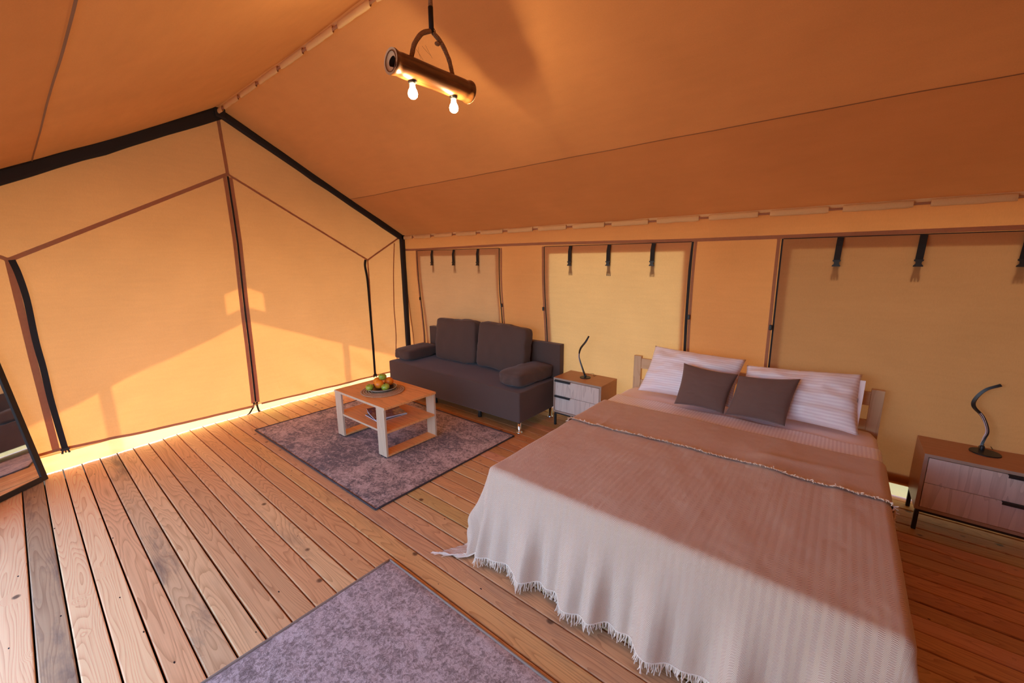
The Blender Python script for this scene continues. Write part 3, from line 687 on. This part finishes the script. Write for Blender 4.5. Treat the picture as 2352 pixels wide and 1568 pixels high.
def led_lamp(c, pts, r, label, rot):
    l_ = thing('table_lamp', label, 'lamp', c)
    part('base', lathe([(0, 0), (r, 0), (r, .004), (r-.002, .006), (0, .006)], c, 48), M_bmetal, l_, False)
    part('socket', lathe([(.010, 0), (.011, .018), (.008, .026), (0, .028)], (pts[0][0], pts[0][1], c[2]+.005), 20), M_bmetal, l_, True)
    Q = catmull(pts, 9); n = len(Q)
    def rib(wid, th, push):
        bm = bmesh.new(); rings = []
        for i, p in enumerate(Q):
            T = (Q[min(i+1, n-1)]-Q[max(i-1, 0)]).normalized(); a = rot[0] + (rot[1]-rot[0])*i/(n-1)
            s = Vector((cos(a), sin(a), 0)); s = (s-T*s.dot(T)).normalized(); nn = T.cross(s)
            rings.append([bm.verts.new(p + s*x*wid/2 + nn*(push+y*th/2)) for x, y in ((-1,-1),(1,-1),(1,1),(-1,1))])
        for i in range(n-1):
            for k in range(4): bm.faces.new((rings[i][k], rings[i][(k+1)%4], rings[i+1][(k+1)%4], rings[i+1][k]))
        bm.faces.new(rings[0][::-1]); bm.faces.new(rings[-1]); return bm
    part('arm', rib(.015, .011, 0), M_bmetal, l_); Q = Q[:int(n*.55)]; n = len(Q); part('light_strip', rib(.010, .003, .0062), M_diff, l_)
    part('cable', tube(catmull([(c[0]-.02, c[1]+.02, c[2]+.006), (c[0]-.01, c[1]+.08, c[2]+.012), (c[0]+.03, c[1]+.11, c[2]+.02), (c[0]+.045, c[1]+.09, c[2]+.003), (c[0]+.05, c[1]+.13, c[2]+.002)], 6), .0016, 6), M_bplast, l_, True)
    return l_
led_lamp((2.868, -.165, .4885), [(2.866, -.160, .500), (2.853, -.158, .523), (2.800, -.150, .636), (2.786, -.150, .700), (2.804, -.155, .767), (2.858, -.160, .838), (2.893, -.165, .897)], .052, 'curved black table lamp on the nightstand beside the sofa', (radians(60), radians(200)))
led_lamp((5.453, -.120, .4885), [(5.446, -.085, .500), (5.444, -.080, .520), (5.450, -.072, .560), (5.454, -.07, .612), (5.424, -.07, .688), (5.381, -.07, .742), (5.381, -.07, .790), (5.412, -.07, .850), (5.465, -.07, .889)], .064, 'curved black table lamp on the nightstand right of the bed', (radians(50), radians(180)))

# ------------------------------------------------------------------ bed
BX0, BX1, BY0, BY1 = 3.318, 4.992, -2.070, -.060
bed = thing('bed', 'double bed with a pine slatted headboard standing against the window wall', 'bed', ((BX0+BX1)/2, -1.06, 0))
for xa in (BX0, BX1-.066): part('post', box(xa, xa+.066, -.100, -.062, 0, .762, .002), M_pine, bed)
part('headboard_rail', box(BX0+.066, BX1-.066, -.094, -.068, .650, .742, .002), M_pinex, bed)
part('headboard_rail', box(BX0+.066, BX1-.066, -.094, -.068, .470, .548, .002), M_pinex, bed)
for xa in (BX0+.01, BX1-.034): part('side_rail', box(xa, xa+.024, BY0+.03, -.100, .14, .28, .002), M_pinex, bed)
part('foot_rail', box(BX0+.034, BX1-.034, BY0+.03, BY0+.054, .14, .28, .002), M_pinex, bed)
for xa in (BX0+.02, BX1-.08): part('leg', box(xa, xa+.06, BY0+.054, BY0+.11, 0, .28, .002), M_pine, bed)
for k in range(12): part('slat', box(BX0+.034, BX1-.034, -1.95+k*.16, -1.88+k*.16, .255, .275, .001), M_pinex, bed)
ms = tag(link('mattress', soft_box(((BX0+BX1)/2, -1.072, .385), (BX1-BX0-.02, 1.93, .215), (0, 0, 0), 22, .02, 2, 14, .0005), M_matt, None, True), 'pinkish sheet-covered mattress on the pine bed frame', 'mattress')
RRR = .038
def drape(a, b, top, x0, x1, yf_, flare_f=.22, flare_s=.10, floorz=.012, off=0.0, fold=1.0, seed=0, foot=True):
    """cloth point (a, b) laid on the bed top and hung over its edges"""
    xi0, xi1, yi = x0+RRR, x1-RRR, yf_+RRR
    dx = (a-xi0) if a < xi0 else ((a-xi1) if a > xi1 else 0); dy = (b-yi) if (foot and b < yi) else 0
    cx, cy = min(max(a, xi0), xi1), (max(b, yi) if foot else b)
    s = hypot(dx, dy); rr = RRR+off
    z = top+off + .005*fbm(cx*2.6+seed, cy*2.6) + .003*fbm(cx*7, cy*5+seed)
    if s == 0: return Vector((cx, cy, z))
    ux, uy = dx/s, dy/s; arc = rr*pi/2
    if s < arc: th = s/rr; h = rr*sin(th); d = rr*(1-cos(th))
    else:
        e = s-arc; fl = flare_f*abs(uy)**2 + flare_s*ux*ux + .16*(2*ux*uy)**2
        fo = fold*(.030*sin(a*21+2.2*fbm(a*1.5, 4)) + .016*sin(a*47+1+3*fbm(a*2, 8)))*abs(uy)**1.5 + fold*.024*sin(b*17+seed)*abs(ux)**1.5
        fo += fold*.05*sin(4*atan2(abs(uy), abs(ux)))*(2*abs(ux*uy))
        k = sqrt(1/(1+fl*fl)); h = rr + e*k*fl + fo*min(1, e/.30)*(e/.38 if e < .38 else 1); d = rr + e*k
    zz = z-d
    if zz < floorz: h += (floorz-zz)*.85; zz = floorz + .010*abs(fbm(a*9, b*9)) + off
    return Vector((cx+ux*h, cy+uy*h, zz))
# duvet / turned-down sheet
ZT = .508
def duv(u, v):
    a = BX0-.30+(BX1-BX0+.60)*u; b = -.450 - .60*v
    p = drape(a, b, ZT-.004, BX0, BX1, -2.2, fold=.3, seed=3, foot=False)
    e = max(0, 1-v/.03); p.z -= .014*e*e*(1 if BX0+.03 < a < BX1-.03 else 0)
    p.y += .018*fbm(a*1.7, 2)*(1-v); p.z += .004*sin(a*14)*max(0, 1-v*6)
    return p
b = surf(duv, 150, 70, uv=lambda u, v: (u*2.27, v*.6)); tag(link('duvet', b, M_str_u, None, True), 'pinkish white striped satin duvet showing between the pillows and the throw', 'duvet')
# throw
hem_drop = .445
A0, A1 = BX0-.44, BX1+.43
def bump_top(a, b):
    w_ = .016*exp(-(((a-4.50)/.10)**2 + ((b+1.10)/.16)**2)) + .010*exp(-(((a-4.62)/.22)**2 + ((b+1.02-.2*(a-4.6))/.035)**2)) + .009*exp(-(((a-4.80)/.04)**2+((b+1.22)/.12)**2)) + .006*exp(-(((a-3.55)/.03)**2+((b+1.2)/.2)**2))
    return w_
hem_w = lambda a: .030*sin(a*19+1)*.5 + .012*sin(a*43)
def thr(u, v):
    a = A0+(A1-A0)*u; b = -.700 + (-2.070-hem_drop+.700)*v
    p = drape(a, b, ZT+.006, BX0, BX1, BY0, seed=1)
    inside = BX0+.03 < a < BX1-.03 and b > BY0+.03
    if inside: p.z += bump_top(a, b)
    if v > .92: p.z = max(p.z, .012)
    return p
tw = thing('throw_blanket', 'herringbone cotton throw with fringed hem spread over the bed', 'blanket', ((BX0+BX1)/2, -1.4, .5))
b = surf(thr, 300, 250, uv=lambda u, v: ((A1-A0)*u, (hem_drop+1.37)*v)); part('cloth', b, M_throw, tw, True)
def turn(u, v):
    a = A0+.02+(A1-A0-.04)*u; edge = -1.215+.045*(u)+.012*sin(a*5); b = -.692 + (edge+.692)*v
    p = drape(a, b, ZT+.006, BX0, BX1, BY0, off=.007, seed=1)
    inside = BX0+.03 < a < BX1-.03
    if inside: p.z += bump_top(a, b) + .004*sin(pi*min(1, v*1.0))*.6
    if v < .03: p.z -= .006*(1-v/.03)
    return p
b = surf(turn, 260, 60, uv=lambda u, v: ((A1-A0)*u+.015, 3-(.52)*v)); part('turned_back_end', b, M_throw, tw, True)
rf = random.Random(3)
def fringe(fn, n, length, fall, name, jit=.4, rad_=.0021):
    bm = bmesh.new()
    for i in range(n):
        u = (i+rf.random()*.8)/n; p = fn(u); d = fall(u, p); q = p.copy(); pts = [p]
        L_ = length*(.6+.6*rf.random()); side = Vector((rf.uniform(-jit, jit), rf.uniform(-jit, jit), 0))
        for k in range(3):
            q = q + (d + side*(k+1)/3 + Vector((rf.uniform(-.2, .2), rf.uniform(-.2, .2), rf.uniform(-.1, .2)))).normalized()*L_/3; q.z = max(q.z, .004); pts.append(q.copy())
        tube(pts, lambda t: rad_*(1-.3*t), 4, bm)
    return part(name, bm, M_thread, tw, False, 'stuff')
fringe(lambda u: thr(u, 1.0), 600, .044, lambda u, p: Vector((0, -.12, -1)) if p.z > .03 else (Vector((-1 if u < .5 else 1, -.7, -.1))), 'hem_fringe', .5, .0026)
fringe(lambda u: turn(u, 1.0)+Vector((0, .004, .004)), 620, .026, lambda u, p: Vector((0, -1, .30)) if BX0 < p.x < BX1 else Vector((0, -.9, -.3)), 'fold_fringe', .9, .0030)
bm = tube([thr(i/240, 1.0) for i in range(241)], .0028, 5); part('hem_cord', bm, M_thread, tw, True)
# pillows
def pil(name, quad, th, mat, label, cat, seed, pinch=.06, wr=.006):
    return tag(link(name, pillow(*quad, th, pinch, 40, seed, wr), mat, None, True), label, cat)
pil('pillow', [(3.520, -.150, .885), (4.205, -.165, .868), (4.170, -.345, .535), (3.465, -.350, .530)], .190, M_str_v, 'white satin striped pillow on the left, propped against the headboard', 'pillow', 2, .05, .014)
p2 = pil('pillow', [(4.215, -.175, .830), (4.865, -.160, .868), (4.885, -.350, .522), (4.190, -.355, .530)], .190, M_str_v, 'white satin striped pillow on the right, propped against the headboard', 'pillow', 6, .05, .015)
# loose flap of the right pillow case with its care label
cf = link('case_flap', prism([(0, 0), (.075, -.01), (.085, .345), (.03, .345)], (0, .003, .0), (4.800, -.330, .522), (1, 0, 0), (0, .42, .9)), M_str_v, p2)
cl = link('care_label', prism([(0, 0), (.016, 0), (.016, .030), (0, .030)], (0, -.001, 0), (4.846, -.252, .700), (1, 0, .0), (0, .42, .9)), M_paper, p2); cl['label'] = 'white care label with small black print'
try:
    cu = bpy.data.curves.new('txt', 'FONT'); cu.body = 'ATENEI'; cu.size = .0075; cu.extrude = .0001
    to = bpy.data.objects.new('txt', cu); me = bpy.data.meshes.new_from_object(to); bpy.data.objects.remove(to)
    me.materials.append(M_bplast); pr_ = bpy.data.objects.new('print', me); C.objects.link(pr_); pr_.parent = cl
    ay = Vector((0, .42, .9)).normalized(); ax = Vector((1, 0, 0)); nz = ax.cross(ay)
    mm = Matrix((-ay, ax, nz)).transposed().to_4x4(); mm.translation = Vector((4.855, -.2545+.0, .700)) + ay*.028 - nz*(-.0025); pr_.matrix_world = mm
except Exception as ex: print('text', ex)
pil('throw_cushion', [(3.818, -.355, .820), (4.195, -.360, .795), (4.150, -.495, .530), (3.810, -.500, .530)], .120, M_cush, 'small taupe brown cushion leaning on the left white pillow', 'cushion', 11, .07, .004)
pil('throw_cushion', [(4.200, -.365, .790), (4.555, -.350, .825), (4.512, -.490, .530), (4.160, -.500, .530)], .125, M_cush, 'small taupe brown cushion leaning on the right white pillow', 'cushion', 17, .06, .004)

# ------------------------------------------------------------------ bamboo pendant lamp
LC = Vector((3.020, -2.068, 2.480))
lp = thing('pendant_lamp', 'bamboo log pendant lamp with two bulbs hanging from the ridge by rope', 'lamp', LC)
bt = NT('varnished_bamboo'); bn = bt.noise(bt.scale(bt.obj(), (30, 2, 30)), 2, 4, .6)
M_bamb = bt.pbr(bt.mix(bt.mr(bn, .3, .7), (.055, .018, .006), (.20, .075, .02)), .30, bt.bump(bn, .2, .001), Coat_Weight=.3, Coat_Roughness=.2)
M_bend = plain('cut_bamboo_end', (.66, .50, .30), .7); M_bin = plain('bamboo_hollow', (.03, .014, .006), .9)
R0 = .050; HL = .235; TH = radians(87); ax_ = Vector((cos(TH), sin(TH), 0))
def log_prof(t):  # node rings near the two ends
    d = min(t, 1-t)*2*HL
    return R0*(1 + .10*exp(-((d-.006)/.012)**2) - .03*exp(-((d-.034)/.010)**2) + .015*sin(t*9))
Qs = [LC + ax_*(-HL + 2*HL*i/70) for i in range(71)]
part('log', tube(Qs, log_prof, 40, cap=False), M_bamb, lp, True)
sdv = Vector((0, 0, 1)).cross(ax_).normalized()
for e in (-1, 1):
    c0 = LC + ax_*e*HL; pts = []
    def endring(u, v, ro=R0*1.085, ri=.026):
        a = 2*pi*u; wob = 1+.16*sin(a*2+.6)+.10*sin(a*3+2)*(v); r = ro+(ri*wob-ro)*v
        return c0 + ax_*e*(.0015-.012*v) + sdv*cos(a)*r + Vector((0, 0, 1))*sin(a)*r
    part('cut_end', surf(endring, 40, 5, closeu=True), M_bend, lp, True)
    part('end_ring', tube([c0 + sdv*cos(2*pi*k/40)*.0415 + Vector((0, 0, 1))*sin(2*pi*k/40)*.0415 + ax_*e*.001 for k in range(41)], .0022, 6, cap=False), M_bamb, lp, True)
    part('hollow', surf(lambda u, v: c0 + ax_*e*(-.010-.06*min(1, v*1.3)) + (sdv*cos(2*pi*u) + Vector((0, 0, 1))*sin(2*pi*u))*.027*(1.1 if v < .8 else 1-(v-.8)*5), 24, 6, closeu=True), M_bin, lp, True)
rp = NT('jute_wrap'); M_rope = rp.pbr(rp.mix(rp.noise(rp.obj(), 160, 3), (.16, .085, .04), (.42, .26, .13)), .95, rp.bump(rp.noise(rp.obj(), 350, 2), .6, .002))
AP = LC + Vector((0, 0, .205))
def wrapped(pts, r, name):
    Q = catmull(pts, 24); Ln = sum((Q[i+1]-Q[i]).length for i in range(len(Q)-1)); turns = Ln/.0062
    QQ = []
    for i in range(len(Q)-1):
        for k in range(4): QQ.append(Q[i].lerp(Q[i+1], k/4))
    QQ.append(Q[-1])
    return part(name, tube(QQ, lambda t: r*(1+.14*abs(sin(pi*turns*t))+.04*sin(t*31)), 14), M_rope, lp, True)
for e, nm in ((-1, 'rope_arm'), (1, 'rope_arm')):
    base = LC + ax_*e*.125 + Vector((0, 0, R0-.006))
    wrapped([base, base + ax_*e*(-.010) + Vector((0, 0, .035)), LC + ax_*e*.100 + Vector((0, 0, .118)), LC + ax_*e*.058 + Vector((0, 0, .172)), AP + ax_*e*.008 + Vector((0, 0, -.004))], .0098, nm)
part('strap_loop', tube([AP + Vector((0, 0, -.004)), AP + Vector((0, 0, .10))], .012, 12), M_black, lp, True)
wrapped([AP + Vector((0, 0, .098)), AP + Vector((.002, 0, .16)), AP + Vector((-.001, 0, .24)), Vector((LC.x, YR, ZR-.035))], .0095, 'hanging_rope')
part('hook', tube([AP + Vector((0, .012, .0)) + Vector((0, .014*cos(a), .016*sin(a))) for a in [pi*k/8*1.6 for k in range(9)]], .0018, 6), M_bmetal, lp, True)
part('knot', soft_box(AP + ax_*.030 + Vector((.0, 0, -.045)), (.026, .022, .016), (0, .3, 0), 3, .3, 2, 4, .002), M_rope, lp, True)
for k, (dx, L_) in enumerate(((.01, .05), (-.012, .035), (.014, .04), (.006, .05))):
    q = LC + ax_*(-.10+.02*k) + Vector((0, 0, .10+.01*k)); part('jute_thread', tube([q, q+Vector((dx, .01, -.02)), q+Vector((dx*2, .03, -L_))], .0005, 4), M_rope, lp)
em = NT('lit_filament'); e_ = em.N('Emission'); e_.inputs[0].default_value = (1, .70, .36, 1); e_.inputs[1].default_value = 700; em.t.links.new(e_.outputs[0], em.out.inputs[0]); M_fil = em.m
gl = NT('lit_bulb_glass'); a1 = gl.N('BsdfTransparent'); a2 = gl.N('BsdfGlossy'); a2.inputs['Roughness'].default_value = .03; a3 = gl.N('Emission'); a3.inputs[0].default_value = (1, .80, .52, 1); a3.inputs[1].default_value = 3.0
mx = gl.N('MixShader'); mx.inputs[0].default_value = .06; gl.t.links.new(a1.outputs[0], mx.inputs[1]); gl.t.links.new(a2.outputs[0], mx.inputs[2])
ad = gl.N('AddShader'); gl.t.links.new(mx.outputs[0], ad.inputs[0]); gl.t.links.new(a3.outputs[0], ad.inputs[1]); gl.t.links.new(ad.outputs[0], gl.out.inputs[0]); M_bulb = gl.m
for e in (-1, 1):
    c0 = LC + ax_*e*.125 + Vector((0, 0, -R0))
    bl = part('bulb', lathe([(.0115, .0), (.0125, -.012), (.014, -.022), (.021, -.036), (.0235, -.047), (.021, -.060), (.013, -.068), (0, -.071)], (c0.x, c0.y, c0.z-.006), 28), M_bulb, lp, True)
    k_ = link('filament', lathe([(0, -.018), (.005, -.022), (.009, -.036), (.011, -.046), (.008, -.056), (0, -.060)], (c0.x, c0.y, c0.z-.006), 14), M_fil, bl, True)
    part('bulb_socket', lathe([(.012, .014), (.0185, .010), (.0200, .0), (.0180, -.009), (.0135, -.013), (.011, -.013)], tuple(c0), 24), M_bmetal, lp, True)

# ------------------------------------------------------------------ mirror
mb = Vector((.195, -3.574, 0)); md = Vector((.678, -.735, 0)).normalized(); mn = Vector((.735, .678, 0)); tl = radians(8)
mu = Vector((0, 0, 1))*cos(tl) - mn*sin(tl); mnn = mn*cos(tl) + Vector((0, 0, 1))*sin(tl)
mir = thing('standing_mirror', 'black framed mirror leaning in the left corner by the gable wall', 'mirror', mb)
MW, MH, FW = .42, 1.05, .036
def mbox(a0, a1, b0, b1, d0, d1, bev=.002):
    b = box(a0, a1, b0, b1, d0, d1, bev)
    for v in b.verts: v.co = mb + md*v.co.x + mu*v.co.y + mnn*v.co.z
    return b
zo = .030*sin(tl)+.001
part('frame_side', mbox(0, FW, zo, MH, -.028, 0), M_bmetal, mir); part('frame_side', mbox(MW-FW, MW, zo, MH, -.028, 0), M_bmetal, mir)
part('frame_bottom', mbox(FW, MW-FW, zo, FW+zo, -.028, 0), M_bmetal, mir); part('frame_top', mbox(FW, MW-FW, MH-FW, MH, -.028, 0), M_bmetal, mir)
M_mir = plain('mirror_glass', (.93, .93, .93), .02, 1.0)
part('glass', mbox(FW-.002, MW-FW+.002, FW, MH-FW+.002, -.014, -.010, 0), M_mir, mir)
part('backing', mbox(FW-.002, MW-FW+.002, FW, MH-FW, -.026, -.016, 0), M_bplast, mir)
